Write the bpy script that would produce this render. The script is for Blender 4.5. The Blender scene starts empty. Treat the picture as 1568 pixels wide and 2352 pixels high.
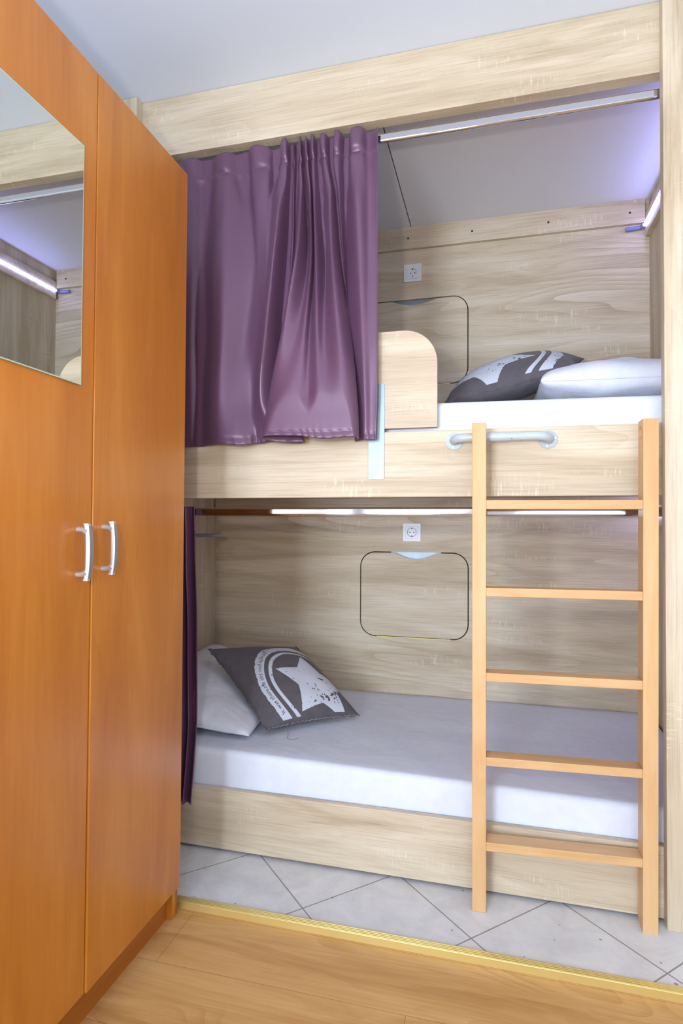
import bpy, bmesh, math, random
from mathutils import Vector, Matrix, noise
from mathutils.geometry import tessellate_polygon
random.seed(7)
SC = bpy.context.scene
COL = SC.collection

# ------------------------------------------------------------------ camera
cam_d = bpy.data.cameras.new('camera')
cam = bpy.data.objects.new('camera', cam_d)
COL.objects.link(cam)
yaw, pitch, roll, fpx = .254, .0198, .0054, 1346.9
fw = Vector((-math.sin(yaw)*math.cos(pitch), math.cos(yaw)*math.cos(pitch), math.sin(pitch)))
rt = Vector((math.cos(yaw), math.sin(yaw), 0))
up = rt.cross(fw)
R_ = rt*math.cos(roll) + up*math.sin(roll)
U_ = -rt*math.sin(roll) + up*math.cos(roll)
m = Matrix((R_, U_, -fw)).transposed().to_4x4()
m.translation = Vector((0, 0, 1.103))
cam.matrix_world = m
cam_d.sensor_fit = 'VERTICAL'
cam_d.sensor_height = 36.0
cam_d.lens = fpx/2352*36.0
cam_d.clip_start = .05
SC.camera = cam

# ------------------------------------------------------------------ light
SC.view_settings.view_transform = 'Standard'
SC.view_settings.look = 'None'
SC.view_settings.gamma = 1
SC.view_settings.exposure = 0.42
SC.view_settings.use_curve_mapping = False
w = bpy.data.worlds.new('world'); SC.world = w; w.use_nodes = True
w.node_tree.nodes['Background'].inputs[0].default_value = (.62, .78, 1, 1)
w.node_tree.nodes['Background'].inputs[1].default_value = .6

def area(name, loc, to, sx, sy, power, col, spread=180, shape='RECTANGLE'):
    d = bpy.data.lights.new(name, 'AREA'); d.shape = shape; d.size = sx; d.size_y = sy
    d.energy = power; d.color = col; d.spread = math.radians(spread)
    o = bpy.data.objects.new(name, d); COL.objects.link(o)
    o.location = loc
    o.rotation_euler = (Vector(to)-Vector(loc)).to_track_quat('-Z', 'Y').to_euler()
    return o
# daylight through the left window behind the camera, then an added fill lamp
area('daylight_and_fill', (-.90, -2.23, 1.15), (-.90, 0, 1.15), .66, 1.6, 88, (.72, .85, 1.0))
area('daylight_and_fill', (.75, -2.23, 1.35), (.75, 0, 1.35), 1.0, 1.2, 20, (.72, .85, 1.0))  # fill lamp in an invented second window, added for more ambient light
# the photographer's flash beside the camera
area('flash_lamp', (-.24, -.04, 1.28), (-.45, 1.9, 3.1), .07, .07, 8.5, (1.0, .94, .86), shape='DISK')

# warm ceiling lamp of the room, to the right of the camera
area('ceiling_lamp', (.95, .45, 2.57), (.95, .5, 0), .35, .35, 4, (1.0, .78, .54), shape='DISK')

# ------------------------------------------------------------------ materials
def nodes(name):
    mt = bpy.data.materials.new(name); mt.use_nodes = True
    nt = mt.node_tree
    return mt, nt, nt.nodes['Principled BSDF']
def lin(c):
    return tuple(((v/255+.055)/1.055)**2.4 if v/255 > .04045 else v/255/12.92 for v in c) + (1,)
def plain(name, c, rough=.5, metal=0, spec=.5, **k):
    mt, nt, b = nodes(name)
    b.inputs['Base Color'].default_value = lin(c)
    b.inputs['Roughness'].default_value = rough
    b.inputs['Metallic'].default_value = metal
    b.inputs['Specular IOR Level'].default_value = spec
    for kk, v in k.items(): b.inputs[kk].default_value = v
    return mt
def N(nt, t, **k):
    n = nt.nodes.new(t)
    for kk, v in k.items(): setattr(n, kk, v)
    return n
def mapped(nt, scale, loc=(0, 0, 0), rot=(0, 0, 0)):
    tc = N(nt, 'ShaderNodeTexCoord'); mp = N(nt, 'ShaderNodeMapping')
    mp.inputs['Scale'].default_value = scale; mp.inputs['Location'].default_value = loc
    mp.inputs['Rotation'].default_value = rot
    nt.links.new(tc.outputs['Object'], mp.inputs['Vector'])
    return mp.outputs['Vector']
def tex(nt, vec, scale=1, detail=4, rough=.55, dist=0):
    n = N(nt, 'ShaderNodeTexNoise')
    n.inputs['Scale'].default_value = scale; n.inputs['Detail'].default_value = detail
    n.inputs['Roughness'].default_value = rough; n.inputs['Distortion'].default_value = dist
    nt.links.new(vec, n.inputs['Vector'])
    return n.outputs['Fac']
def ramp(nt, fac, stops):
    r = N(nt, 'ShaderNodeValToRGB')
    e = r.color_ramp.elements
    while len(e) < len(stops): e.new(.5)
    for el, (p, c) in zip(e, stops):
        el.position = p; el.color = c if len(c) == 4 else lin(c)
    nt.links.new(fac, r.inputs['Fac'])
    return r.outputs['Color']
def mix(nt, fac, a, b, mode='MIX'):
    n = N(nt, 'ShaderNodeMix', data_type='RGBA', blend_type=mode)
    for sock, v in ((n.inputs[0], fac), (n.inputs[6], a), (n.inputs[7], b)):
        if hasattr(v, 'is_linked'): nt.links.new(v, sock)
        else: sock.default_value = v
    return n.outputs[2]
def math_(nt, op, a, b=0.0):
    n = N(nt, 'ShaderNodeMath', operation=op)
    for sock, v in ((n.inputs[0], a), (n.inputs[1], b)):
        if hasattr(v, 'is_linked'): nt.links.new(v, sock)
        else: sock.default_value = v
    return n.outputs[0]
def bump(nt, b, h, strength=.1, dist=.002):
    n = N(nt, 'ShaderNodeBump'); n.inputs['Strength'].default_value = strength
    n.inputs['Distance'].default_value = dist
    nt.links.new(h, n.inputs['Height']); nt.links.new(n.outputs['Normal'], b.inputs['Normal'])

def wood(name, dark, mid, light, axis='X', rough=.5, bands=9, fine=230, saw=True, seed=0, spec=.4, contrast=1.0, figure=.5, coat=0, streak=.5):
    """laminate/wood; grain runs along axis"""
    mt, nt, b = nodes(name)
    def sc(a, c, c2=None):
        c2 = c if c2 is None else c2
        return {'X': (a, c2, c), 'Z': (c, c2, a), 'Y': (c, a, c2)}[axis]
    L = (seed*3.1, seed*1.7, seed*2.3)
    v1 = mapped(nt, sc(.9, bands), L)
    n1 = tex(nt, v1, 1, 5, .6, .9)
    v2 = mapped(nt, sc(5, fine), L)
    n2 = tex(nt, v2, 1, 3, .6)
    col = ramp(nt, n1, [(.5-.22/contrast, dark), (.5, mid), (.5+.2/contrast, light)])
    # cathedral figure: contour lines of a slow field
    v3 = mapped(nt, sc(.75, 5.2), L)
    n3 = tex(nt, v3, 1, 1.5, .4, .3)
    rings = math_(nt, 'FRACT', math_(nt, 'MULTIPLY', n3, 17))
    rings = math_(nt, 'POWER', rings, 2.2)
    mask = ramp(nt, tex(nt, mapped(nt, sc(1.1, 4), (L[0]+9, L[1]+4, L[2]+2)), 1, 2), [(.5, (0, 0, 0, 1)), (.62, (1, 1, 1, 1))])
    rm = math_(nt, 'MULTIPLY', math_(nt, 'MULTIPLY', rings, mask), figure)
    col = mix(nt, rm, col, lin(dark))
    st = ramp(nt, n2, [(.32, (.66, .62, .58, 1)), (.52, (1, 1, 1, 1)), (.75, (1.0, 1.0, 1.0, 1))])
    col = mix(nt, streak, col, st, 'MULTIPLY')
    if saw:
        v4 = mapped(nt, sc(170, 22), L)
        n4 = tex(nt, v4, 1, 2, .5)
        k4 = ramp(nt, n4, [(.55, (0, 0, 0, 1)), (.7, (1, 1, 1, 1))])
        m4 = ramp(nt, tex(nt, mapped(nt, sc(3.2, 11), (L[0]+3, L[1]+7, L[2]+5)), 1, 2), [(.55, (0, 0, 0, 1)), (.66, (1, 1, 1, 1))])
        f4 = math_(nt, 'MULTIPLY', math_(nt, 'MULTIPLY', k4, m4), .55)
        col = mix(nt, f4, col, lin([min(255, c+14) for c in light]))
    nt.links.new(col, b.inputs['Base Color'])
    b.inputs['Roughness'].default_value = rough
    b.inputs['Specular IOR Level'].default_value = spec
    b.inputs['Coat Weight'].default_value = coat
    b.inputs['Coat Roughness'].default_value = .28
    bump(nt, b, n2, .12, .0006)
    return mt

OAK_D, OAK_M, OAK_L = (180, 160, 132), (209, 192, 166), (224, 210, 189)
oak_x = wood('oak_laminate_lengthwise', OAK_D, OAK_M, OAK_L, 'X', .48)
oak_x2 = wood('oak_laminate_panel', OAK_D, OAK_M, OAK_L, 'X', .48, seed=3, bands=8, figure=.75)
oak_x3 = wood('oak_laminate_board', OAK_D, OAK_M, OAK_L, 'X', .48, seed=5)
oak_z = wood('oak_laminate_upright', OAK_D, OAK_M, OAK_L, 'Z', .48, seed=2)
beech_z = wood('beech_upright', (202, 156, 106), (214, 171, 121), (224, 185, 138), 'Z', .42, saw=False, streak=.2, fine=90, seed=4, figure=.15)
beech_x = wood('beech_rung', (198, 152, 102), (213, 170, 120), (224, 185, 138), 'X', .42, saw=False, streak=.2, fine=90, seed=6, bands=20, figure=.4)
cherry = wood('cherry_veneer', (178, 103, 26), (193, 118, 33), (207, 134, 50), 'Z', .34, saw=False, streak=.2, fine=110, seed=8, bands=7, figure=.35, contrast=.8, coat=.5)
cherry_y = wood('cherry_plinth', (158, 90, 28), (172, 102, 34), (184, 114, 42), 'Y', .45, saw=False, streak=.2, fine=110, seed=9, figure=.3)

def satin(name, c, c2):
    mt, nt, b = nodes(name)
    n = tex(nt, mapped(nt, (5, 5, 2)), 1, 3)
    col = ramp(nt, n, [(.3, c), (.7, c2)])
    lw = N(nt, 'ShaderNodeLayerWeight'); lw.inputs['Blend'].default_value = .3
    nt.links.new(col, b.inputs['Base Color'])
    b.inputs['Roughness'].default_value = .38
    b.inputs['Specular IOR Level'].default_value = .8
    b.inputs['Specular Tint'].default_value = (.95, .72, .9, 1)
    b.inputs['Sheen Weight'].default_value = .10
    b.inputs['Sheen Tint'].default_value = lin((200, 160, 195))
    b.inputs['Sheen Roughness'].default_value = .4
    wv = tex(nt, mapped(nt, (900, 900, 1400)), 1, 1)
    bump(nt, b, wv, .08, .0004)
    return mt
purple = satin('purple_satin', (94, 65, 88), (102, 72, 96))
purple_dark = satin('plum_satin', (92, 60, 86), (102, 66, 94))

def fabric(name, c, c2, wr=.25, scale=(6, 9, 9), d=.012, rough=.85):
    mt, nt, b = nodes(name)
    n = tex(nt, mapped(nt, (30, 30, 30)), 1, 4)
    col = ramp(nt, n, [(.3, c), (.7, c2)])
    nt.links.new(col, b.inputs['Base Color'])
    b.inputs['Roughness'].default_value = rough
    b.inputs['Specular IOR Level'].default_value = .15
    b.inputs['Sheen Weight'].default_value = .1
    w1 = tex(nt, mapped(nt, scale), 1, 3, .5, 1.2)
    bump(nt, b, w1, wr, d)
    return mt
sheet = fabric('white_cotton_sheet', (220, 224, 238), (226, 230, 243), .22, (3.5, 5, 5), .02)
pillowcase = fabric('white_cotton_pillowcase', (218, 220, 232), (226, 228, 238), .35, (7, 9, 9), .02)
grey_cloth = fabric('grey_cotton', (92, 87, 92), (102, 97, 102), .25, (14, 14, 14), .01)
def worn_print():
    mt, nt, b = nodes('worn_white_print')
    n = tex(nt, mapped(nt, (75, 75, 75)), 1, 2, .6)
    m2 = tex(nt, mapped(nt, (13, 13, 13), (4.2, 1, 3)), 1, 1)
    s = math_(nt, 'ADD', n, math_(nt, 'MULTIPLY', m2, .55))
    col = ramp(nt, s, [(.945, (206, 210, 222)), (.965, (96, 91, 96))])
    nt.links.new(col, b.inputs['Base Color']); b.inputs['Roughness'].default_value = .8
    b.inputs['Specular IOR Level'].default_value = .15
    return mt
white_print = worn_print()
dark_ink = plain('dark_grey_ink', (84, 80, 86), .85, spec=.1)
thread = plain('pale_thread', (176, 168, 172), .8)
grey_thread = plain('grey_thread', (110, 108, 118), .8)

chrome = plain('chrome', (215, 215, 218), .07, 1)
def brushed(name, c, rough):
    mt, nt, b = nodes(name)
    n = tex(nt, mapped(nt, (14, 14, 14)), 1, 5, .7)
    col = ramp(nt, n, [(.3, [v-14 for v in c]), (.65, c)])
    nt.links.new(col, b.inputs['Base Color'])
    b.inputs['Metallic'].default_value = .85; b.inputs['Roughness'].default_value = rough
    return mt
zinc = brushed('zinc_plate', (156, 170, 182), .5)
alu = plain('satin_aluminium', (204, 207, 214), .42, .7)
brass = plain('brass_hinge', (176, 160, 96), .35, .8)
gold = plain('gold_anodised', (232, 212, 140), .3, .65)
def painted_grey():
    mt, nt, b = nodes('chipped_grey_paint')
    n = tex(nt, mapped(nt, (55, 130, 130), (1.3, .2, .9)), 1, 3, .6)
    col = ramp(nt, n, [(.30, (70, 62, 68)), (.325, (184, 196, 200))])
    nt.links.new(col, b.inputs['Base Color']); b.inputs['Roughness'].default_value = .35
    return mt
grey_paint = painted_grey()
flange_grey = plain('grey_flange', (160, 172, 182), .4, .1)
mirror_m = plain('mirror_silver', (222, 228, 226), .0, 1)
glass_edge = plain('glass_edge', (170, 200, 190), .15)
plastic = plain('white_plastic', (224, 226, 232), .3)
dark_hole = plain('dark_hole', (26, 24, 26), .7)
gap_dark = plain('gap_dark', (34, 29, 26), .8)
tube_grey = plain('grey_tube', (150, 152, 162), .45)
white_wall = plain('white_wall_paint', (226, 227, 228), .8, spec=.2)
ceil_wall = plain('white_ceiling_paint', (222, 233, 250), .8, spec=.2)
bunk_white = plain('white_laminate', (228, 230, 236), .45, spec=.4)
def emis(name, c, s):
    mt, nt, b = nodes(name)
    b.inputs['Base Color'].default_value = lin((230, 230, 245))
    b.inputs['Emission Color'].default_value = c; b.inputs['Emission Strength'].default_value = s
    return mt
led = emis('led_lit', (.38, .40, 1.0, 1), 16)
led_tail = plain('led_tube_clear', (150, 160, 225), .2, **{'Transmission Weight': .4})

def floor_wood():
    mt, nt, b = nodes('wood_floor_planks')
    g1 = tex(nt, mapped(nt, (1.6, 10, 1)), 1, 5, .6, 1.2)
    g2 = tex(nt, mapped(nt, (5, 150, 1)), 1, 3, .6)
    col = ramp(nt, g1, [(.28, (184, 134, 76)), (.5, (207, 160, 100)), (.72, (222, 178, 120))])
    v3 = tex(nt, mapped(nt, (1.6, 4.5, 1), (1.2, .3, 0)), 1, 1.5, .4, .6)
    rings = math_(nt, 'POWER', math_(nt, 'FRACT', math_(nt, 'MULTIPLY', v3, 14)), 2)
    mask = ramp(nt, tex(nt, mapped(nt, (2.2, 5, 1), (5, 2, 0)), 1, 2), [(.48, (0, 0, 0, 1)), (.62, (1, 1, 1, 1))])
    col = mix(nt, math_(nt, 'MULTIPLY', math_(nt, 'MULTIPLY', rings, mask), .45), col, lin((172, 118, 66)))
    col = mix(nt, .5, col, ramp(nt, g2, [(.3, (.82, .78, .74, 1)), (.6, (1, 1, 1, 1))]), 'MULTIPLY')
    br = N(nt, 'ShaderNodeTexBrick')
    br.offset = .5; br.inputs['Scale'].default_value = 1
    br.inputs['Brick Width'].default_value = 1.28; br.inputs['Row Height'].default_value = .195
    br.inputs['Mortar Size'].default_value = .0008; br.inputs['Mortar Smooth'].default_value = .2
    br.inputs['Color1'].default_value = (1, 1, 1, 1); br.inputs['Color2'].default_value = (.93, .91, .88, 1)
    br.inputs['Mortar'].default_value = (.55, .5, .45, 1)
    mp = mapped(nt, (1, 1, 1), (.834-.64, -1.3535, 0))
    nt.links.new(mp, br.inputs['Vector'])
    col = mix(nt, 1.0, col, br.outputs['Color'], 'MULTIPLY')
    nt.links.new(col, b.inputs['Base Color']); b.inputs['Roughness'].default_value = .38
    b.inputs['Specular IOR Level'].default_value = .4
    return mt
def floor_tiles():
    mt, nt, b = nodes('diagonal_stone_tiles')
    tc = N(nt, 'ShaderNodeTexCoord')
    m1 = N(nt, 'ShaderNodeMapping', vector_type='POINT'); m1.inputs['Location'].default_value = (.0581, -1.6219, 0)
    m2 = N(nt, 'ShaderNodeMapping', vector_type='POINT'); m2.inputs['Rotation'].default_value = (0, 0, math.radians(45))
    nt.links.new(tc.outputs['Object'], m1.inputs['Vector']); nt.links.new(m1.outputs[0], m2.inputs['Vector'])
    br = N(nt, 'ShaderNodeTexBrick'); br.offset = 0
    br.inputs['Scale'].default_value = 1; br.inputs['Brick Width'].default_value = .3337
    br.inputs['Row Height'].default_value = .3337; br.inputs['Mortar Size'].default_value = .0022
    br.inputs['Mortar Smooth'].default_value = .1
    br.inputs['Color1'].default_value = (1, 1, 1, 1); br.inputs['Color2'].default_value = (.965, .965, .97, 1)
    br.inputs['Mortar'].default_value = (.42, .38, .36, 1)
    nt.links.new(m2.outputs[0], br.inputs['Vector'])
    c = tex(nt, mapped(nt, (9, 9, 9)), 1, 6, .65, .8)
    col = ramp(nt, c, [(.3, (206, 205, 208)), (.55, (219, 219, 221)), (.75, (228, 229, 232))])
    d = tex(nt, mapped(nt, (40, 90, 1), (0, 0, 0), (0, 0, .9)), 1, 4, .6)
    col = mix(nt, .4, col, ramp(nt, d, [(.3, (.9, .9, .9, 1)), (.6, (1, 1, 1, 1))]), 'MULTIPLY')
    sp = tex(nt, mapped(nt, (60, 60, 1), (2, 5, 0)), 1, 0)
    col = mix(nt, ramp(nt, sp, [(.83, (0, 0, 0, 1)), (.85, (1, 1, 1, 1))]), col, lin((150, 142, 138)))
    col = mix(nt, 1.0, col, br.outputs['Color'], 'MULTIPLY')
    nt.links.new(col, b.inputs['Base Color']); b.inputs['Roughness'].default_value = .42
    bump(nt, b, d, .08, .001)
    return mt
wood_floor_m = floor_wood(); tile_m = floor_tiles()

# ------------------------------------------------------------------ mesh helpers
def smooth(me, ang=.7):
    for p in me.polygons: p.use_smooth = True
    bm = bmesh.new(); bm.from_mesh(me)
    for e in bm.edges:
        if len(e.link_faces) == 2 and e.calc_face_angle(0) > ang: e.smooth = False
    bm.to_mesh(me); bm.free()
def obj(name, bm, mat, parent=None, sm=False):
    me = bpy.data.meshes.new(name)
    bmesh.ops.recalc_face_normals(bm, faces=bm.faces)
    if parent: bmesh.ops.translate(bm, vec=-parent_loc(parent), verts=bm.verts)
    bm.to_mesh(me); bm.free()
    me.materials.append(mat)
    if sm: smooth(me)
    o = bpy.data.objects.new(name, me); COL.objects.link(o)
    if parent: o.parent = parent
    return o
def parent_loc(p):
    v = Vector(p.location)
    while p.parent:
        p = p.parent; v = v + Vector(p.location)
    return v
def thing(name, label, cat, loc, group=None):
    o = bpy.data.objects.new(name, None); COL.objects.link(o)
    o.empty_display_size = .05
    o.location = loc
    return tag(o, label, cat, group)
def tag(o, label, cat, group=None):
    o['label'] = label; o['category'] = cat
    if group: o['group'] = group
    return o
def structure(name, bm, mat, label=None):
    o = obj(name, bm, mat); o['kind'] = 'structure'
    if label: o['label'] = label
    return o
def box(x0, x1, y0, y1, z0, z1, bev=0, seg=2):
    bm = bmesh.new()
    v = [bm.verts.new((x, y, z)) for x in (x0, x1) for y in (y0, y1) for z in (z0, z1)]
    for f in ((0, 1, 3, 2), (4, 6, 7, 5), (0, 4, 5, 1), (2, 3, 7, 6), (0, 2, 6, 4), (1, 5, 7, 3)):
        bm.faces.new([v[i] for i in f])
    bmesh.ops.recalc_face_normals(bm, faces=bm.faces)
    if bev: bmesh.ops.bevel(bm, geom=list(bm.edges), offset=bev, segments=seg, profile=.5, affect='EDGES')
    return bm
def join(*bms):
    out = bms[0]
    for b in bms[1:]:
        me = bpy.data.meshes.new('tmp'); b.to_mesh(me); out.from_mesh(me); bpy.data.meshes.remove(me); b.free()
    return out
def prism(outer, holes, axis, a0, a1):
    """polygon in 2-D extruded along axis; 2-D coords are the two other axes in xyz order"""
    bm = bmesh.new()
    loops = [outer] + list(holes)
    flat = [p for l in loops for p in l]
    def P(p, a):
        return {'x': (a, p[0], p[1]), 'y': (p[0], a, p[1]), 'z': (p[0], p[1], a)}[axis]
    tris = tessellate_polygon([[Vector((p[0], p[1], 0)) for p in l] for l in loops])
    va = [bm.verts.new(P(p, a0)) for p in flat]; vb = [bm.verts.new(P(p, a1)) for p in flat]
    for t in tris:
        try:
            bm.faces.new([va[i] for i in t]); bm.faces.new([vb[i] for i in reversed(t)])
        except ValueError: pass
    k = 0
    for l in loops:
        n = len(l)
        for i in range(n):
            a, b = k+i, k+(i+1) % n
            bm.faces.new((va[a], va[b], vb[b], vb[a]))
        k += n
    return bm
def rrect(x0, x1, z0, z1, r, n=8):
    pts = []
    for cx, cz, a0 in ((x1-r, z1-r, 0), (x0+r, z1-r, 90), (x0+r, z0+r, 180), (x1-r, z0+r, 270)):
        for i in range(n+1):
            a = math.radians(a0+90*i/n); pts.append((cx+r*math.cos(a), cz+r*math.sin(a)))
    return pts
def circle(cx, cz, r, n=24):
    return [(cx+r*math.cos(2*math.pi*i/n), cz+r*math.sin(2*math.pi*i/n)) for i in range(n)]
def tube(path, r, n=12, cap=True, rz=None):
    bm = bmesh.new(); rings = []
    path = [Vector(p) for p in path]
    prev = None
    for i, p in enumerate(path):
        t = (path[min(i+1, len(path)-1)]-path[max(i-1, 0)]).normalized()
        ref = prev if prev is not None else (Vector((0, 0, 1)) if abs(t.z) < .9 else Vector((1, 0, 0)))
        u = (ref-t*ref.dot(t)).normalized(); v = t.cross(u); prev = u
        rr = r[i] if isinstance(r, (list, tuple)) else r
        r2 = rr if rz is None else rz
        rings.append([bm.verts.new(p+u*(r2*math.cos(2*math.pi*k/n))+v*(rr*math.sin(2*math.pi*k/n))) for k in range(n)])
    for a, b in zip(rings, rings[1:]):
        for k in range(n): bm.faces.new((a[k], a[(k+1) % n], b[(k+1) % n], b[k]))
    if cap: bm.faces.new(rings[0][::-1]); bm.faces.new(rings[-1])
    return bm
def grid(pts):
    bm = bmesh.new()
    V = [[bm.verts.new(p) for p in row] for row in pts]
    for a, b in zip(V, V[1:]):
        for i in range(len(a)-1): bm.faces.new((a[i], a[i+1], b[i+1], b[i]))
    return bm
def cr(p0, p1, p2, p3, t):
    return .5*((2*p1)+(p2-p0)*t+(2*p0-5*p1+4*p2-p3)*t*t+(3*p1-p0-3*p2+p3)*t*t*t)
def lerp(a, b, t): return a+(b-a)*t

# ------------------------------------------------------------------ the room
YR, YB = 1.824, 2.754          # front of the bunk, its back panel
FZ = -.017                     # wooden floor, a step below the tiles
structure('floor', box(-1.43, 1.62, -2.22, 1.557, -.12, FZ), wood_floor_m, 'warm oak plank floor in the foreground')
structure('floor_tile', box(-1.43, 1.62, 1.557, 2.80, -.12, 0), tile_m, 'pale grey diagonal floor tiles under the bunk')
structure('ceiling', box(-1.43, 1.62, -2.22, 2.80, 2.605, 2.70), ceil_wall)
structure('wall_left', box(-1.53, -1.43, -2.22, 2.80, -.12, 2.70), white_wall)
structure('wall_right', box(1.62, 1.72, -2.22, 1.9, -.12, 2.70), white_wall)
structure('wall_front', box(.80, 1.72, 1.80, 1.90, 0, 2.605), white_wall)
structure('wall_back', box(-1.43, .80, 2.78, 2.88, -.12, 2.70), white_wall)
structure('wall_rear', prism([(-1.53, -.12), (1.72, -.12), (1.72, 2.70), (-1.53, 2.70)],
          [[(-1.24, .33), (-.56, .33), (-.56, 1.97), (-1.24, 1.97)], [(.23, .73), (1.27, .73), (1.27, 1.97), (.23, 1.97)]], 'y', -2.34, -2.22), white_wall)
def window(x0, x1, z0, z1):
    f = prism([(x0, z0), (x1, z0), (x1, z1), (x0, z1)], [[(x0+.04, z0+.04), (x1-.04, z0+.04), (x1-.04, z1-.04), (x0+.04, z1-.04)]], 'y', -2.30, -2.25)
    return f
w1 = structure('window_1', window(-1.24, -.56, .33, 1.97), plastic)
for x0, x1 in ((-1.40, -1.20), (-.60, -.22)):
    pts = [[(lerp(x0, x1, i/24), -2.17+.022*math.sin(i*1.35), z) for i in range(25)] for z in (.06, .7, 1.4, 2.08)]
    o = obj('window_curtain', grid(pts), purple_dark, w1, True); o['kind'] = 'structure'
structure('fill_window', window(.23, 1.27, .73, 1.97), plastic)  # unseen frame, added around the fill lamp's opening
# ribbed gold edge strip between tiles and boards
prof = [(1.5795, -.01), (1.5795, .0015)]
for k in range(4):
    y = 1.5775-k*.0055
    prof += [(y, .0042), (y-.0032, .0042), (y-.0036, .0030), (y-.0051, .0030)]
prof += [(1.5545, .0042), (1.5535, .003), (1.5535, FZ+.0005), (1.557, FZ+.0005)]
structure('trim_1', prism(prof, [], 'x', -.90, 1.62), gold, 'gold ribbed edge strip between the tiles and the wood floor')

# ------------------------------------------------------------------ the built-in bunk
bunk = thing('bunk_bed', 'built-in pale oak two-tier bunk with wide top beam and end posts', 'bunk bed', (-.4, YR, 0))
hatch_lo = (-.6206, -.1111, .5686, .9715); hatch_up = (-.6230, -.1134, 1.7566, 2.1685)
HR = .072
obj('back_panel', prism([(-1.40, 0), (.668, 0), (.668, 2.52), (-1.40, 2.52)],
    [rrect(*hatch_lo, HR), rrect(*hatch_up, HR)], 'y', YB, YB+.018), oak_x2, bunk)
for side in (-1, 1):
    x = -1.38 if side < 0 else .648
    obj('end_panel', box(x-(.02 if side < 0 else 0), x+(0 if side < 0 else .02), YR, YB, .0, 2.506), oak_z, bunk)
obj('post', box(-1.428, -1.2184, 1.790, YR, 0, 2.604, .0015), oak_z, bunk)
obj('post', box(.4576, .80, 1.790, YR, 0, 2.604, .0015), oak_z, bunk)
obj('top_beam', box(-1.38, .648, YR, 1.864, 2.3985, 2.604, .001), oak_x, bunk)
obj('bed_rail', box(-1.38, .648, YR, 1.860, 1.1875, 1.393, .0015), oak_x3, bunk)
obj('base_board', box(-1.38, .648, YR, 1.844, .0107, .208, .001), oak_x, bunk)
led_board_z = (2.343, 2.438)
ledger = obj('ledger_board', box(-1.38, .628, YB-.02, YB, 2.403, 2.506, .001), oak_x3, bunk)
for hx, hz in ((-.3917, 2.452), (-.0968, 2.451), (.235, 2.4505), (.568, 2.4505)):
    obj('screw', prism(circle(hx, hz, .0045, 12), [], 'y', YB-.0212, YB-.019), gap_dark, ledger)
obj('ledger_board', box(-1.376, .648, YB-.02, YB, 1.137, 1.225, .001), oak_x3, bunk)
cp = obj('ceiling_panel', box(-.3765, .648, 1.864, YB, 2.506, 2.522), bunk_white, bunk)
obj('ceiling_panel', box(-1.38, -.3805, 1.864, YB, 2.506, 2.522), bunk_white, bunk)
obj('joint_strip', box(-.3805, -.3765, 1.864, YB, 2.512, 2.522), gap_dark, bunk)
obj('light_batten', box(.628, .648, YR+.04, YB-.02, *led_board_z, .001), oak_x3, bunk)
obj('light_batten', box(.632, .648, YR+.04, YB-.02, 1.10, 1.185, .001), oak_x3, bunk)
obj('bed_base', box(-1.38, .648, 1.860, YB-.001, 1.2255, 1.245), oak_x2, bunk)
obj('bed_base', box(-1.38, .648, 1.844, YB-.001, .150, .170), oak_x2, bunk)
# guard board on a zinc plate
gp = [(-.92, 1.404)] + [(-.1697, 1.404)]
for i in range(13):
    a = math.radians(90*i/12); gp.append((-.2757+.106*math.cos(a), 1.6055+.106*math.sin(a)))
for i in range(13):
    a = math.radians(90+90*i/12); gp.append((-.814+.106*math.cos(a), 1.6055+.106*math.sin(a)))
guard = obj('guard_board', prism(gp, [], 'y', YR, YR+.018), wood('oak_laminate_guard', (190, 170, 145), (205, 187, 162), (217, 202, 180), 'X', .48, seed=7), bunk)
obj('bracket_plate', prism(rrect(-.3848, -.3343, 1.2437, 1.5460, .005, 4), [], 'y', YR-.004, YR-.0002), zinc, guard)
# storage hatches
def hatch(x0, x1, z0, z1, sx0, sx1, depth):
    g = .0048
    o = rrect(x0+g, x1-g, z0+g, z1-g, HR-g, 8)
    pts = []
    top = z1-g
    # walk the outline; between the two top corners lay in the finger scoop
    for i, p in enumerate(o):
        pts.append(p)
        if i == 8:      # end of top right corner: go left along the top
            for k in range(15):
                t = k/14; xx = sx1+(sx0-sx1)*t
                pts.append((xx, top-depth*math.sin(math.pi*t)**1.02))
    h = obj('storage_hatch', prism(pts, [], 'y', YB+.0003, YB+.016), oak_x2, bunk)
    obj('hinge', box(x0+HR+.01, x1-HR-.01, YB-.0008, YB+.004, z0-.0012, z0+.0024), brass, h)
    obj('latch_plate', box(sx0-.02, sx1+.02, YB+.0175, YB+.020, z1-.075, z1+.01), zinc, h)
    return h
hatch(*hatch_lo, -.4530, -.2590, .0285)
hatch(*hatch_up, -.4740, -.2560, .0240)
obj('recess_back', box(-.66, -.08, YB+.0205, YB+.024, .53, 2.20), gap_dark, bunk)  # near-black colour stands in for the shade behind the hatch gaps

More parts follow.
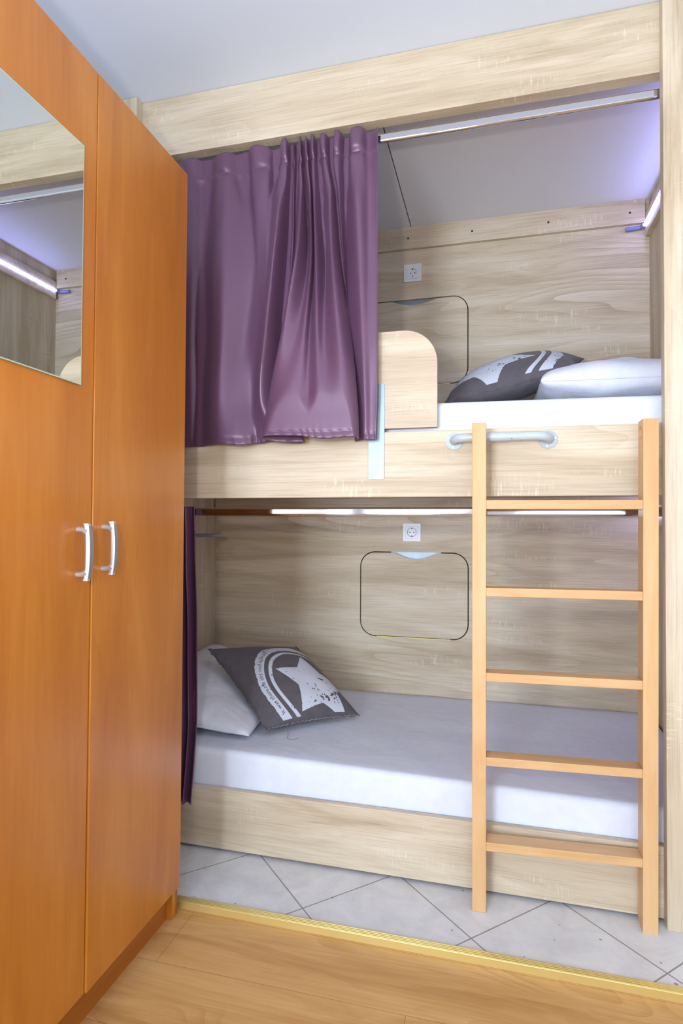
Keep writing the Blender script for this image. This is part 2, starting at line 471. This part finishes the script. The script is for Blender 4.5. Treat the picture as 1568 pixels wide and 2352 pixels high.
# ------------------------------------------------------------------ wardrobe
wx = -.867
wr = thing('wardrobe', 'tall orange cherry-veneer wardrobe with two doors at the left', 'wardrobe', (-1.14, 1.13, FZ))
obj('side_panel', box(-1.41, -.8775, 1.503, 1.521, FZ, 2.121, .0008), cherry, wr)
obj('side_panel', box(-1.41, -.8775, .730, .748, FZ, 2.121, .0008), cherry, wr)
obj('end_panel', box(-1.41, -.8790, 1.5215, 1.5335, FZ, 2.112), cherry_y, wr)
obj('top_panel', box(-1.41, -.888, .748, 1.503, 2.100, 2.118), cherry_y, wr)
obj('bottom_panel', box(-1.41, -.888, .748, 1.503, .075, .093), cherry_y, wr)
obj('rear_panel', box(-1.41, -1.404, .748, 1.503, .093, 2.100), cherry_y, wr)
obj('plinth', box(-.912, -.894, .748, 1.503, FZ, .075), cherry_y, wr)
def handle(door, y, z0, z1, dx=0.0):
    bm = None
    X0 = wx+dx; n = 24; half = (z1-z0)/2+.013; zc = (z0+z1)/2
    rows = []
    for i in range(n+1):
        t = -1+2*i/n
        z = zc+t*half
        bow = (1-t*t)
        yw = .0055+.0022*bow                     # half width seen from the front
        xo = X0+.029+.0065*bow                   # outer face
        xi = X0+.0225+.004*bow-.004*max(0, abs(t)-.75)/.25
        rows.append([(xi, y-yw, z), (xo-.0022, y-yw, z), (xo, y-yw+.0016, z), (xo, y+yw-.0016, z), (xo-.0022, y+yw, z), (xi, y+yw, z)])
    bm = bmesh.new()
    V = [[bm.verts.new(p) for p in r] for r in rows]
    for a, b in zip(V, V[1:]):
        for k in range(6): bm.faces.new((a[k], a[(k+1) % 6], b[(k+1) % 6], b[k]))
    bm.faces.new(V[0]); bm.faces.new(V[-1][::-1])
    parts = [bm]
    for z, s in ((z0, 1), (z1, -1)):
        parts.append(tube([(X0, y, z), (X0+.008, y, z), (X0+.015, y, z+.001*s), (X0+.021, y, z+.003*s), (X0+.0265, y, z+.006*s)],
                          [.0066, .0064, .0066, .0076, .0088], 14))
    h = obj('handle', join(*parts), alu, door, True)
    rb = []
    for i in range(3, n*3-2):
        t = -1+2*i/(n*3); z = zc+t*half; bow = 1-t*t
        rb.append(box(X0+.0292+.0065*bow, X0+.0300+.0065*bow, y-.0035-.002*bow, y+.0035+.002*bow, z-.0004, z+.0004))
    obj('grip_ribs', join(*rb), plain('handle_rib_grey', (150, 152, 156), .4, .7), h)
# right door, slightly proud of the left one towards the bottom
d1 = obj('door', box(wx-.018, wx, 1.1295, 1.5280, .0660, 2.122, .0012), cherry, wr)
bm = box(wx-.018, wx, .7285, 1.1270, .0660, 2.122, .0012)
for v in bm.verts:
    v.co.x -= .0005+.0045*(1-(v.co.z/2.122))
d2 = obj('door', bm, cherry, wr)
handle(d1, 1.166, .997, 1.092)
handle(d2, 1.084, .990, 1.087, -.0025)
mir = obj('mirror', box(wx+.0002, wx+.004, .770, 1.0800, 1.3995, 1.9235), glass_edge, d2)
obj('silvered_face', box(wx+.0040, wx+.0042, .7725, 1.0775, 1.402, 1.921), mirror_m, mir)

# ------------------------------------------------------------------ ladder (leans a little, stands on the tiles)
lad = thing('ladder', 'beech bunk ladder with five rungs standing on the tiles', 'ladder', (.185, 1.775, 0))
SL, SD = 1.391, .057           # stile top, depth
def lean_y(x, z):              # y of the ladder's front face
    t = (x+.04)/.45
    return lerp(lerp(1.7355, 1.7035, z/SL), lerp(1.764, 1.733, z/SL), t)
def sheared(bm, yref=0.0):
    for v in bm.verts: v.co.y = lean_y(v.co.x, v.co.z)+v.co.y
    return bm
obj('stile', sheared(box(-.0597, -.0208, 0, SD, 0, SL, .0018)), beech_z, lad)
hole = circle(.0335, 1.359, .0175, 20)
bm = prism([(0, 0), (SD, 0), (SD, SL), (0, SL)], [hole], 'x', .3905, .4290)
obj('stile', sheared(bm), beech_z, lad)
for z0, z1 in ((1.1465, 1.1715), (.8990, .9235), (.6575, .6820), (.4178, .4420), (.1755, .2000)):
    obj('rung', sheared(box(-.0208, .3905, .0015, .0545, z0, z1, .0012)), beech_x, lad)

# ------------------------------------------------------------------ grab bar
gb = thing('grab_bar', 'chipped grey painted grab bar on the upper bed rail', 'grab bar', (.02, YR, 1.357))
by, bz = 1.776, 1.3605
path = [(-.117, YR-.003, 1.3577)]
for i in range(9):
    a = math.radians(90*i/8); path.append((-.117+.032*(1-math.cos(a))+.0, 1.808-.032*math.sin(a), lerp(1.3577, bz, i/8)))
path += [(-.04, by, bz), (.02, by, bz), (.08, by, bz)]
for i in range(9):
    a = math.radians(90-90*i/8); path.append((.1556-.032*(1-math.cos(a)), 1.808-.032*math.sin(a), lerp(bz, 1.3546, i/8)))
path.append((.1556, YR-.003, 1.3546))
obj('bar', tube(path, .0132, 20), grey_paint, gb, True)
obj('sleeve', tube([(-.012, by, bz), (.0335, by, bz)], .0142, 20), grey_paint, gb, True)
for fx, fz in ((-.117, 1.3577), (.1556, 1.3546)):
    fl = obj('flange', prism(circle(fx, fz, .0262, 28), [], 'y', YR-.004, YR-.0002), flange_grey, gb)
    for a in (90+60, 270-10, 10):
        sx, sz = fx+.020*math.cos(math.radians(a)), fz+.020*math.sin(math.radians(a))
        obj('screw', prism(circle(sx, sz, .0032, 10), [], 'y', YR-.0055, YR-.0035), alu, fl)

# ------------------------------------------------------------------ curtain rods, led strips, wall fittings
def rod(y, z, label):
    o = thing('curtain_rod', label, 'curtain rod', (-.37, y, z), 'curtain rods of the bunk')
    ring = rrect(y-.0078, y+.0078, z-.0145, z+.0145, .0074, 7)
    obj('rail', prism(ring, [], 'x', -1.376, .644), chrome, o)
    for x0, x1 in ((-1.3798, -1.374), (.642, .6478)):
        obj('end_socket', prism([(y+.012*math.cos(t), z+.019*math.sin(t)) for t in [2*math.pi*i/20 for i in range(20)]], [], 'x', x0, x1), alu, o)
rod(1.845, 2.349, 'polished chrome curtain rod under the top beam')
rod(1.885, 1.1425, 'polished chrome curtain rod under the upper bed rail')
def ledstrip(z, zt, label, x=.628):
    o = thing('led_strip', label, 'light strip', (x, 2.3, z), 'light strips of the bunk')
    obj('light_tube', tube([(x-.0055, YR+.05, z), (x-.0055, YB-.03, z)], .0050, 12, rz=.0060), led, o, True)
    if zt:
        path = [(x-.006, YB-.028, z), (x-.016, YB-.009, z-.002), (x-.045, YB-.008, z-.003), (x-.076, YB-.008, z-.004)]
        obj('tube_tail', tube(path, .0090, 12), led_tail, o, True)
ledstrip(2.387, True, 'glowing lavender light strip along the upper bunk end panel')
ledstrip(1.147, False, 'glowing light strip at the head of the lower bunk, seen past the ladder', .632)
hr = tube([(-1.3795, 2.45, 1.0425), (-1.30, 2.45, 1.0450), (-1.200, 2.45, 1.0478)], .0088, 14)
tag(obj('towel_rod', hr, tube_grey, None, True), 'short grey rod stub on the left end panel beside the plum curtain', 'rod')
def socket(x, z, label):
    o = thing('power_socket', label, 'power socket', (x, YB, z), 'power sockets on the back panel')
    h = .0413
    obj('frame', prism(rrect(x-h, x+h, z-h, z+h, .002, 3), [rrect(x-.0285, x+.0285, z-.0285, z+.0285, .002, 3)], 'y', YB-.007, YB), plastic, o)
    ins = obj('insert', prism(rrect(x-.028, x+.028, z-.028, z+.028, .002, 3), [circle(x, z, .0205, 28)], 'y', YB-.009, YB), plastic, o)
    well = obj('plug_well', prism(circle(x, z, .0206, 28), [], 'y', YB-.003, YB), plastic, o)
    rim = [(x+.0215*math.cos(t), YB-.009, z+.0215*math.sin(t)) for t in [2*math.pi*i/28 for i in range(29)]]
    obj('rim', tube(rim, .0016, 8, False), plastic, o, True)
    for s in (-1, 1):
        obj('pin_hole', prism(circle(x+s*.0095, z, .0026, 12), [], 'y', YB-.0036, YB-.0029), dark_hole, well)
        obj('earth_clip', box(x-.0018, x+.0018, YB-.0085, YB-.003, z+s*.0175-.0022, z+s*.0175+.0022), dark_hole, well)
socket(-.3719, 2.2920, 'square white power socket above the upper hatch')
socket(-.3722, 1.0639, 'square white power socket above the lower hatch')

# ------------------------------------------------------------------ mattresses with their sheets
def mattress(label, zb, y0, y1, topf, x0=-1.372, x1=.640, sag=.004, seed=0):
    nx = 90
    rows = []
    for i in range(nx+1):
        x = lerp(x0, x1, i/nx)
        zt, ztb = topf(x)
        r = .022
        prof = [(y1, zb), (y0+.004, zb), (y0+.001, lerp(zb, zt-r, .35)), (y0, lerp(zb, zt-r, .7)), (y0, zt-r)]
        for k in range(1, 7):
            a = math.radians(90*k/6); prof.append((y0+r*(1-math.cos(a)), zt-r+r*math.sin(a)))
        for k in range(1, 25):
            t = k/24; prof.append((lerp(y0+r, y1-.015, t), lerp(zt, ztb, t)-sag*math.sin(math.pi*t)))
        prof += [(y1-.004, ztb-.006), (y1, ztb-.02), (y1, zb)]
        ex = min(1, min(x-x0, x1-x)/.02)
        row = []
        for (y, z) in prof:
            q = Vector((x*2.2+seed, y*5, z*5))
            nz = noise.noise(q)*.0030+noise.noise(Vector((x*9+seed, y*11, z*13)))*.0012
            if z > zb+.005:
                if y > y0+.03: z += nz
                elif y < y0+.01: y = y+.4*abs(nz)
            z = lerp(zb+(z-zb)*.92, z, ex)
            row.append((x, y, z))
        rows.append(row)
    bm = grid(rows)
    bm.faces.new([v for v in list(bm.verts)[:len(rows[0])-1]]) if False else None
    bmesh.ops.holes_fill(bm, edges=[e for e in bm.edges if e.is_boundary], sides=0)
    o = obj('mattress', bm, sheet, None, True)
    return tag(o, label, 'mattress', 'mattresses in white sheets')
def low_top(x): return (lerp(.333, .302, (x+1.2)/1.6), .308)
def up_top(x): return (lerp(1.489, 1.482, (x+.2)/.7), 1.487)
mattress('lower mattress in a smooth white fitted sheet', .171, 1.849, 2.750, low_top, seed=1)
mattress('upper mattress in a white sheet behind the ladder top', 1.2465, 1.861, 2.733, up_top, seed=5)

# ------------------------------------------------------------------ pillows and cushions
def patch(A, B, C, D, T, pin=.07, pw=.5, wob=.0, seed=0, Tb=None, ttap=0, btap=0):
    """soft four-cornered cushion: D(-1,-1) C(1,-1) B(1,1) A(-1,1)"""
    A, B, C, D = map(Vector, (A, B, C, D))
    n = (C-A).cross(B-D).normalized()
    if n.z < 0: n = -n
    Tb = T if Tb is None else Tb
    def S(u, v, side=1, off=0):
        uu = u*(1-pin*(1-v*v)); vv = v*(1-pin*(1-u*u))
        a, b = (uu+1)/2, (vv+1)/2
        p = D*(1-a)*(1-b)+C*a*(1-b)+A*(1-a)*b+B*a*b
        e = max(0, (1-u*u)*(1-v*v))
        h = (T*(1-ttap*(u+1)/2) if side > 0 else Tb*(1-btap*(v+1)/2))*e**pw
        if wob: h += wob*e**.35*noise.noise(Vector((u*2.3+seed, v*2.3, side*3)))
        return p+n*(side*h+off*side)
    return S, n
def cushion_mesh(S, n=36):
    # parameter spacing is denser towards the seams
    g = [math.sin(math.pi/2*(-1+2*i/n)) for i in range(n+1)]
    top = [[S(u, v, 1) for u in g] for v in g]
    bot = [[S(u, v, -1) for u in g] for v in g]
    bm = join(grid(top), grid(bot))
    bmesh.ops.remove_doubles(bm, verts=bm.verts, dist=1e-5)
    return bm
def clip_poly(S, polys, parent, name, mat, off=.0011, step=.055):
    """flat (u,v) polygons laid on the cushion's upper face as one thin printed part"""
    bm = bmesh.new()
    for p in polys:
        tris = tessellate_polygon([[Vector((a, b, 0)) for a, b in p]])
        vs = [bm.verts.new((a, b, 0)) for a, b in p]
        for t in tris:
            try: bm.faces.new([vs[i] for i in t])
            except ValueError: pass
    k = -.95
    while k < .96:
        for co, no in (((k, 0, 0), (1, 0, 0)), ((0, k, 0), (0, 1, 0))):
            bmesh.ops.bisect_plane(bm, geom=list(bm.verts)+list(bm.edges)+list(bm.faces), plane_co=co, plane_no=no)
        k += step
    for co, no in (((.965, 0, 0), (1, 0, 0)), ((-.965, 0, 0), (-1, 0, 0)), ((0, .965, 0), (0, 1, 0)), ((0, -.965, 0), (0, -1, 0))):
        bmesh.ops.bisect_plane(bm, geom=list(bm.verts)+list(bm.edges)+list(bm.faces), plane_co=co, plane_no=no, clear_outer=True)
    for v in bm.verts: v.co = S(v.co.x, v.co.y, 1, off)
    return obj(name, bm, mat, parent, True)
def ring_poly(c, r0, r1, a0, a1, n=60, ragged=0):
    out = [(c[0]+(r1+(random.random()-.5)*ragged)*math.cos(a), c[1]+(r1+(random.random()-.5)*ragged)*math.sin(a)) for a in [math.radians(lerp(a0, a1, i/n)) for i in range(n+1)]]
    inn = [(c[0]+r0*math.cos(a), c[1]+r0*math.sin(a)) for a in [math.radians(lerp(a1, a0, i/n)) for i in range(n+1)]]
    return out+inn
def text_on_arc(body, c, r, a_start, size):
    """letters along a circle, clockwise, tops outward -> list of triangles in (u,v)"""
    cu = bpy.data.curves.new('txt', 'FONT'); cu.body = body; cu.size = size; cu.resolution_u = 2
    o = bpy.data.objects.new('txt', cu); COL.objects.link(o)
    dg = bpy.context.evaluated_depsgraph_get()
    me = o.evaluated_get(dg).to_mesh()
    pts = [(v.co.x, v.co.y) for v in me.vertices]
    tris = [[pts[i] for i in p.vertices] for p in me.polygons]
    o.evaluated_get(dg).to_mesh_clear()
    bpy.data.objects.remove(o); bpy.data.curves.remove(cu)
    res = []
    for t in tris:
        q = []
        for x, y in t:
            a = math.radians(a_start)-x/r
            rr = r-size*.33+y
            q.append((c[0]+rr*math.cos(a), c[1]+rr*math.sin(a)))
        if all(abs(a) < .96 and abs(b) < .96 for a, b in q): res.append(q)
    return res
def printed_cushion(label, A, B, C, D, T, seed, a_start=207, Tb=None, btap=0, c=(.35, -.40)):
    S, n = patch(A, B, C, D, T, .06, .5, .006, seed, Tb, 0, btap)
    base = obj('throw_cushion', cushion_mesh(S), grey_cloth, None, True)
    tag(base, label, 'cushion', 'grey printed cushions')
    star = []
    for i in range(5):
        a = math.radians(77+72*i); b = math.radians(77+36+72*i)
        star += [(c[0]+.78*math.cos(a), c[1]+.78*math.sin(a)), (c[0]+.43*math.cos(b), c[1]+.43*math.sin(b))]
    star = star[::-1]
    clip_poly(S, [star], base, 'star_print', white_print)
    clip_poly(S, [ring_poly(c, .84, .905, 20, 240)], base, 'ring_print', white_print)
    band = clip_poly(S, [ring_poly(c, .985, 1.145, 20, 240, 90, .02)], base, 'band_print', white_print)
    bm = bmesh.new()
    for q in text_on_arc('It was there,the dirt road in the soilr.', c, 1.065, a_start, .110):
        vs = [bm.verts.new(S(u, v, 1, .0017)) for u, v in q]
        try: bm.faces.new(vs)
        except ValueError: pass
    obj('lettering', bm, dark_ink, band)
    # frayed seam all round
    path = []
    M = 46
    for e in range(4):
        for i in range(M):
            t = -1+2*i/M
            u, v = ((t, -1), (1, t), (-t, 1), (-1, -t))[e]
            p = S(u, v, 1)+n*random.uniform(-.004, .005)+Vector((random.uniform(-.002, .002), random.uniform(-.002, .002), 0))
            path.append(p)
    path.append(path[0])
    obj('seam_edge', tube(path, .0022, 6, False), grey_cloth, base, True)
    path2 = []
    for i in range(64):
        t = -1+2*i/63
        path2.append(S(t*.97, -1, 1)+n*(.003+.0035*math.sin(i*1.9))+Vector((0, -.0025, 0)))
    obj('frayed_thread', tube(path2, .0009, 5, False), thread, base, True)
    return base, S, n
cl, SL_, nl = printed_cushion('dark grey star-print cushion leaning on the white pillow of the lower bed',
    (-1.132, 2.2, .585), (-.855, 2.5, .548), (-.525, 2.329, .328), (-.80, 2.007, .352), .085, 1, Tb=.055, btap=.3)
loose = [SL_(-.55, -1, 1)+Vector((0, -.004, 0))]
p0 = loose[0]
for dx, dy, dz in ((.004, -.006, -.015), (.010, -.012, -.03), (.016, -.040, -.032), (.030, -.052, -.033), (.046, -.045, -.033), (.054, -.030, -.033)):
    loose.append(p0+Vector((dx, dy, dz)))
obj('loose_thread', tube(loose, .0008, 5), grey_thread, cl, True)
printed_cushion('grey star-print cushion behind the white pillow on the upper bed',
    (.365, 2.62, 1.800), (.285, 2.20, 1.655), (-.175, 2.18, 1.548), (-.190, 2.66, 1.680), .100, 9, Tb=.10, btap=.5, c=(.33, -.30))

def pillow(label, A, B, C, D, T, Tb, seed, ttap=0):
    S, n = patch(A, B, C, D, T, .03, .34, .014, seed, Tb, ttap)
    o = obj('pillow', cushion_mesh(S, 44), pillowcase, None, True)
    path = []
    for e in range(4):
        for i in range(20):
            t = -1+2*i/20
            u, v = ((t, -1), (1, t), (-t, 1), (-1, -t))[e]
            path.append(S(u, v, 1))
    path.append(path[0])
    obj('seam_edge', tube(path, .0025, 6, False), pillowcase, o, True)
    return tag(o, label, 'pillow', 'white pillows')
pillow('plump white pillow at the left end of the lower bed', (-1.34, 2.62, .49), (-.90, 2.60, .365), (-.845, 1.955, .346), (-1.33, 1.91, .388), .130, .030, 2, .6)
pillow('white pillow at the right end of the upper bed', (.15, 2.55, 1.60), (.628, 2.58, 1.62), (.632, 2.00, 1.565), (.15, 2.02, 1.575), .095, .07, 6)

# ------------------------------------------------------------------ curtains
CURT = [
(2.393,[(-1.116, 1.856), (-1.0361, 1.852), (-0.9854, 1.862), (-0.9071, 1.846), (-0.8464, 1.864), (-0.7948, 1.846), (-0.7438, 1.854), (-0.719, 1.868), (-0.6797, 1.834), (-0.6702, 1.864), (-0.6521, 1.848), (-0.6474, 1.866), (-0.6262, 1.84), (-0.6265, 1.864), (-0.6042, 1.838), (-0.6049, 1.864), (-0.5829, 1.838), (-0.5726, 1.864), (-0.547, 1.834), (-0.5245, 1.866), (-0.4979, 1.834), (-0.472, 1.866), (-0.4382, 1.83), (-0.4033, 1.856), (-0.3644, 1.85)]),
(2.300,[(-1.1131, 1.853), (-1.0345, 1.851), (-0.9777, 1.859), (-0.9021, 1.841), (-0.8402, 1.863), (-0.7921, 1.849), (-0.7442, 1.849), (-0.7187, 1.865), (-0.6763, 1.831), (-0.6676, 1.863), (-0.6502, 1.849), (-0.6457, 1.863), (-0.6215, 1.837), (-0.6224, 1.863), (-0.598, 1.835), (-0.5993, 1.863), (-0.5789, 1.837), (-0.5687, 1.863), (-0.5383, 1.837), (-0.5227, 1.867), (-0.5015, 1.833), (-0.4727, 1.865), (-0.436, 1.829), (-0.4007, 1.853), (-0.3638, 1.849)]),
(2.200,[(-1.1071, 1.845), (-1.0311, 1.847), (-0.9779, 1.855), (-0.8985, 1.829), (-0.8219, 1.853), (-0.7814, 1.841), (-0.7465, 1.841), (-0.7229, 1.845), (-0.6804, 1.819), (-0.6701, 1.859), (-0.6512, 1.845), (-0.6453, 1.855), (-0.6139, 1.821), (-0.6121, 1.857), (-0.5857, 1.827), (-0.5875, 1.857), (-0.5707, 1.827), (-0.5577, 1.859), (-0.5179, 1.825), (-0.507, 1.861), (-0.4886, 1.831), (-0.4736, 1.859), (-0.4269, 1.823), (-0.3942, 1.845), (-0.3618, 1.841)]),
(1.980,[(-1.0967, 1.832), (-1.027, 1.838), (-0.9819, 1.848), (-0.8955, 1.814), (-0.8003, 1.834), (-0.7694, 1.832), (-0.7386, 1.826), (-0.7215, 1.822), (-0.6876, 1.798), (-0.6737, 1.852), (-0.651, 1.836), (-0.6439, 1.842), (-0.6122, 1.798), (-0.5989, 1.84), (-0.576, 1.82), (-0.5747, 1.84), (-0.5557, 1.812), (-0.5369, 1.844), (-0.4985, 1.802), (-0.4844, 1.848), (-0.47, 1.826), (-0.4706, 1.846), (-0.4151, 1.814), (-0.3868, 1.828), (-0.3583, 1.828)]),
(1.720,[(-1.0851, 1.818), (-1.0162, 1.824), (-0.975, 1.834), (-0.8847, 1.804), (-0.8165, 1.822), (-0.7723, 1.822), (-0.7471, 1.814), (-0.7268, 1.802), (-0.7052, 1.786), (-0.6822, 1.83), (-0.6706, 1.832), (-0.6717, 1.818), (-0.6472, 1.784), (-0.6053, 1.792), (-0.5775, 1.788), (-0.5665, 1.8), (-0.5374, 1.786), (-0.5162, 1.798), (-0.463, 1.782), (-0.4444, 1.822), (-0.4483, 1.826), (-0.4458, 1.828), (-0.404, 1.808), (-0.3794, 1.812), (-0.3531, 1.814)]),
(1.500,[(-1.0765, 1.808), (-1.0081, 1.814), (-0.9717, 1.82), (-0.8967, 1.794), (-0.8291, 1.802), (-0.7786, 1.812), (-0.7535, 1.804), (-0.7371, 1.794), (-0.7216, 1.786), (-0.6708, 1.812), (-0.6435, 1.812), (-0.6739, 1.8), (-0.6912, 1.778), (-0.6317, 1.766), (-0.5841, 1.768), (-0.5569, 1.774), (-0.5234, 1.768), (-0.4878, 1.768), (-0.4307, 1.77), (-0.4097, 1.788), (-0.4232, 1.81), (-0.427, 1.814), (-0.3927, 1.8), (-0.374, 1.804), (-0.3517, 1.804)]),
(1.362,[(-1.0724, 1.804), (-1.0076, 1.81), (-0.9736, 1.814), (-0.8933, 1.79), (-0.8214, 1.788), (-0.7767, 1.796), (-0.7585, 1.804), (-0.7345, 1.802), (-0.6796, 1.798), (-0.6068, 1.804), (-0.588, 1.792), (-0.6609, 1.788), (-0.7118, 1.772), (-0.6549, 1.752), (-0.5887, 1.75), (-0.5498, 1.754), (-0.5114, 1.754), (-0.4562, 1.758), (-0.4068, 1.766), (-0.4007, 1.782), (-0.4146, 1.8), (-0.4249, 1.808), (-0.3917, 1.798), (-0.3725, 1.8), (-0.3558, 1.8)]),
]
def curtain_surface(levels, nu, rows_z, zfun=None):
    zs = [l[0] for l in levels]
    dense = []
    for z, pts in levels:
        out = []
        n = len(pts)
        for i in range(n-1):
            p = [pts[max(i-1, 0)], pts[i], pts[i+1], pts[min(i+2, n-1)]]
            for k in range(nu):
                t = k/nu
                out.append((cr(*[q[0] for q in p], t), cr(*[q[1] for q in p], t)))
        out.append(pts[-1]); dense.append(out)
    res = []
    for z in rows_z:
        j = 0
        while j < len(zs)-2 and z < zs[j+1]: j += 1
        t = (z-zs[j])/(zs[j+1]-zs[j])
        a = [dense[max(j-1, 0)], dense[j], dense[j+1], dense[min(j+2, len(zs)-1)]]
        row = []
        for i in range(len(dense[0])):
            row.append((cr(*[q[i][0] for q in a], t), cr(*[q[i][1] for q in a], t), z))
        res.append(row)
    return res
cz = [2.394, 2.388, 2.38, 2.37, 2.358, 2.345, 2.338, 2.332, 2.327, 2.3225, 2.318, 2.3135, 2.309]+[lerp(2.309, 1.395, i/64) for i in range(1, 65)]+[1.390, 1.386, 1.382, 1.376, 1.370, 1.364]
rows = curtain_surface(CURT, 9, cz)
for r, row in enumerate(rows):
    for i, (x, y, z) in enumerate(row):
        s = i/(len(row)-1)
        q = Vector((x*7, z*3.2, 1.5+s*3))
        y += noise.noise(q)*.0035*(1 if z < 2.3 else .4)
        yb = lerp(1.802, 1.852, min(1, max(0, (z-1.36)/.9)))
        y = yb+(y-yb)*lerp(2.1, 1.5, min(1, max(0, (z-1.36)/1.0)))-.010*max(0, min(1, (2.2-z)/.5))
        if z > 2.15:     # rounded gathers, pinched along the header seam
            k_ = min(1, (z-2.15)/.12); d_ = (y-yb)/.022
            y = yb+.022*lerp(d_, 1.15*math.tanh(1.5*d_), k_)*(1-.45*math.exp(-((z-2.318)/.011)**2))
        y = max(y, 1.715)
        top = max(0, (z-2.30)/.094)
        hem = max(0, (1.40-z)/.04)
        front = (1.852-y)/.02
        z2 = z+top*(.004*math.sin(s*41)-.004+.003*noise.noise(Vector((s*60, 3, 1))))
        z2 += hem*(.006*noise.noise(Vector((s*14, 0, 2)))-.006*math.exp(-((x+.80)/.06)**2)*(1 if s < .3 else 0)+.006*math.exp(-((x+.70)/.05)**2)*(1 if s < .38 else 0)+.016*math.exp(-((s-.54)/.06)**2)-.004*math.exp(-((s-.40)/.07)**2))
        if hem > 0: y += .0022*math.sin(s*260+z*90)*min(1, hem)*.6
        if 1.378 < z < 1.388: y += .0016
        t_ = max(0, min(1, (z-1.45)/.92))
        y = min(y-.030*t_, 1.8155+.020*max(0, min(1, (z-1.73)/.35)))
        x -= x*.016*t_
        row[i] = (x, y, min(z2-.0205*t_, 2.3965))
bm = grid(rows)
cu = obj('curtain', bm, purple, None, True)
sd = cu.modifiers.new('thickness', 'SOLIDIFY'); sd.thickness = .0018; sd.offset = 0
tag(cu, 'purple satin curtain drawn across the left half of the upper bunk', 'curtain', 'purple bunk curtains')
ec = tube([(rows[i][-1][0]-.001, rows[i][-1][1]-.0015, rows[i][-1][2]) for i in range(len(rows))], .0022, 6)
obj('side_hem', ec, purple, cu, True)
# lower curtain, gathered at the left end
LC = []
for z, y, xr, amp in ((1.160, 1.858, -1.016, .014), (1.08, 1.853, -1.012, .018), (.80, 1.838, -.991, .024), (.45, 1.815, -.9720, .022), (.28, 1.800, -.9750, .018), (.160, 1.797, -.984, .016)):
    pts = []
    n = 25; wdt = .30 if z > 1.1 else .27
    for i in range(n):
        s = i/(n-1)
        pts.append((xr-wdt*(1-s)+.006*math.sin(i*2.4+z), y+amp*(.75 if i % 2 else -.75)*(1 if i < n-1 else .2)-.004))
    LC.append((z, pts))
lz = [1.160, 1.155, 1.147, 1.135, 1.12, 1.105, 1.095, 1.088]+[lerp(1.085, .162, i/50) for i in range(51)]
lrows = curtain_surface(LC, 7, lz)
for row in lrows:
    for i, (x, y, z) in enumerate(row):
        y += noise.noise(Vector((x*9, z*4, 8)))*.004
        x += noise.noise(Vector((z*3, 4, i*.02)))*.006
        if z < .50: y = min(y, 1.8185)
        if z < .25: z += .022*((i/(len(row)-1))-1)*(.25-z)/.09+.004*noise.noise(Vector((i*.1, 1, 1)))
        row[i] = (x, min(y, 1.872), z)
lc = obj('curtain', grid(lrows), purple_dark, None, True)
sd = lc.modifiers.new('thickness', 'SOLIDIFY'); sd.thickness = .0018; sd.offset = 0
tag(lc, 'dark plum curtain gathered at the left end of the lower bunk', 'curtain', 'purple bunk curtains')
lt = tube([(lrows[i][-1][0]-.001, lrows[i][-1][1]-.0015, lrows[i][-1][2]) for i in range(len(lrows))], .0022, 6)
obj('side_hem', lt, purple_dark, lc, True)
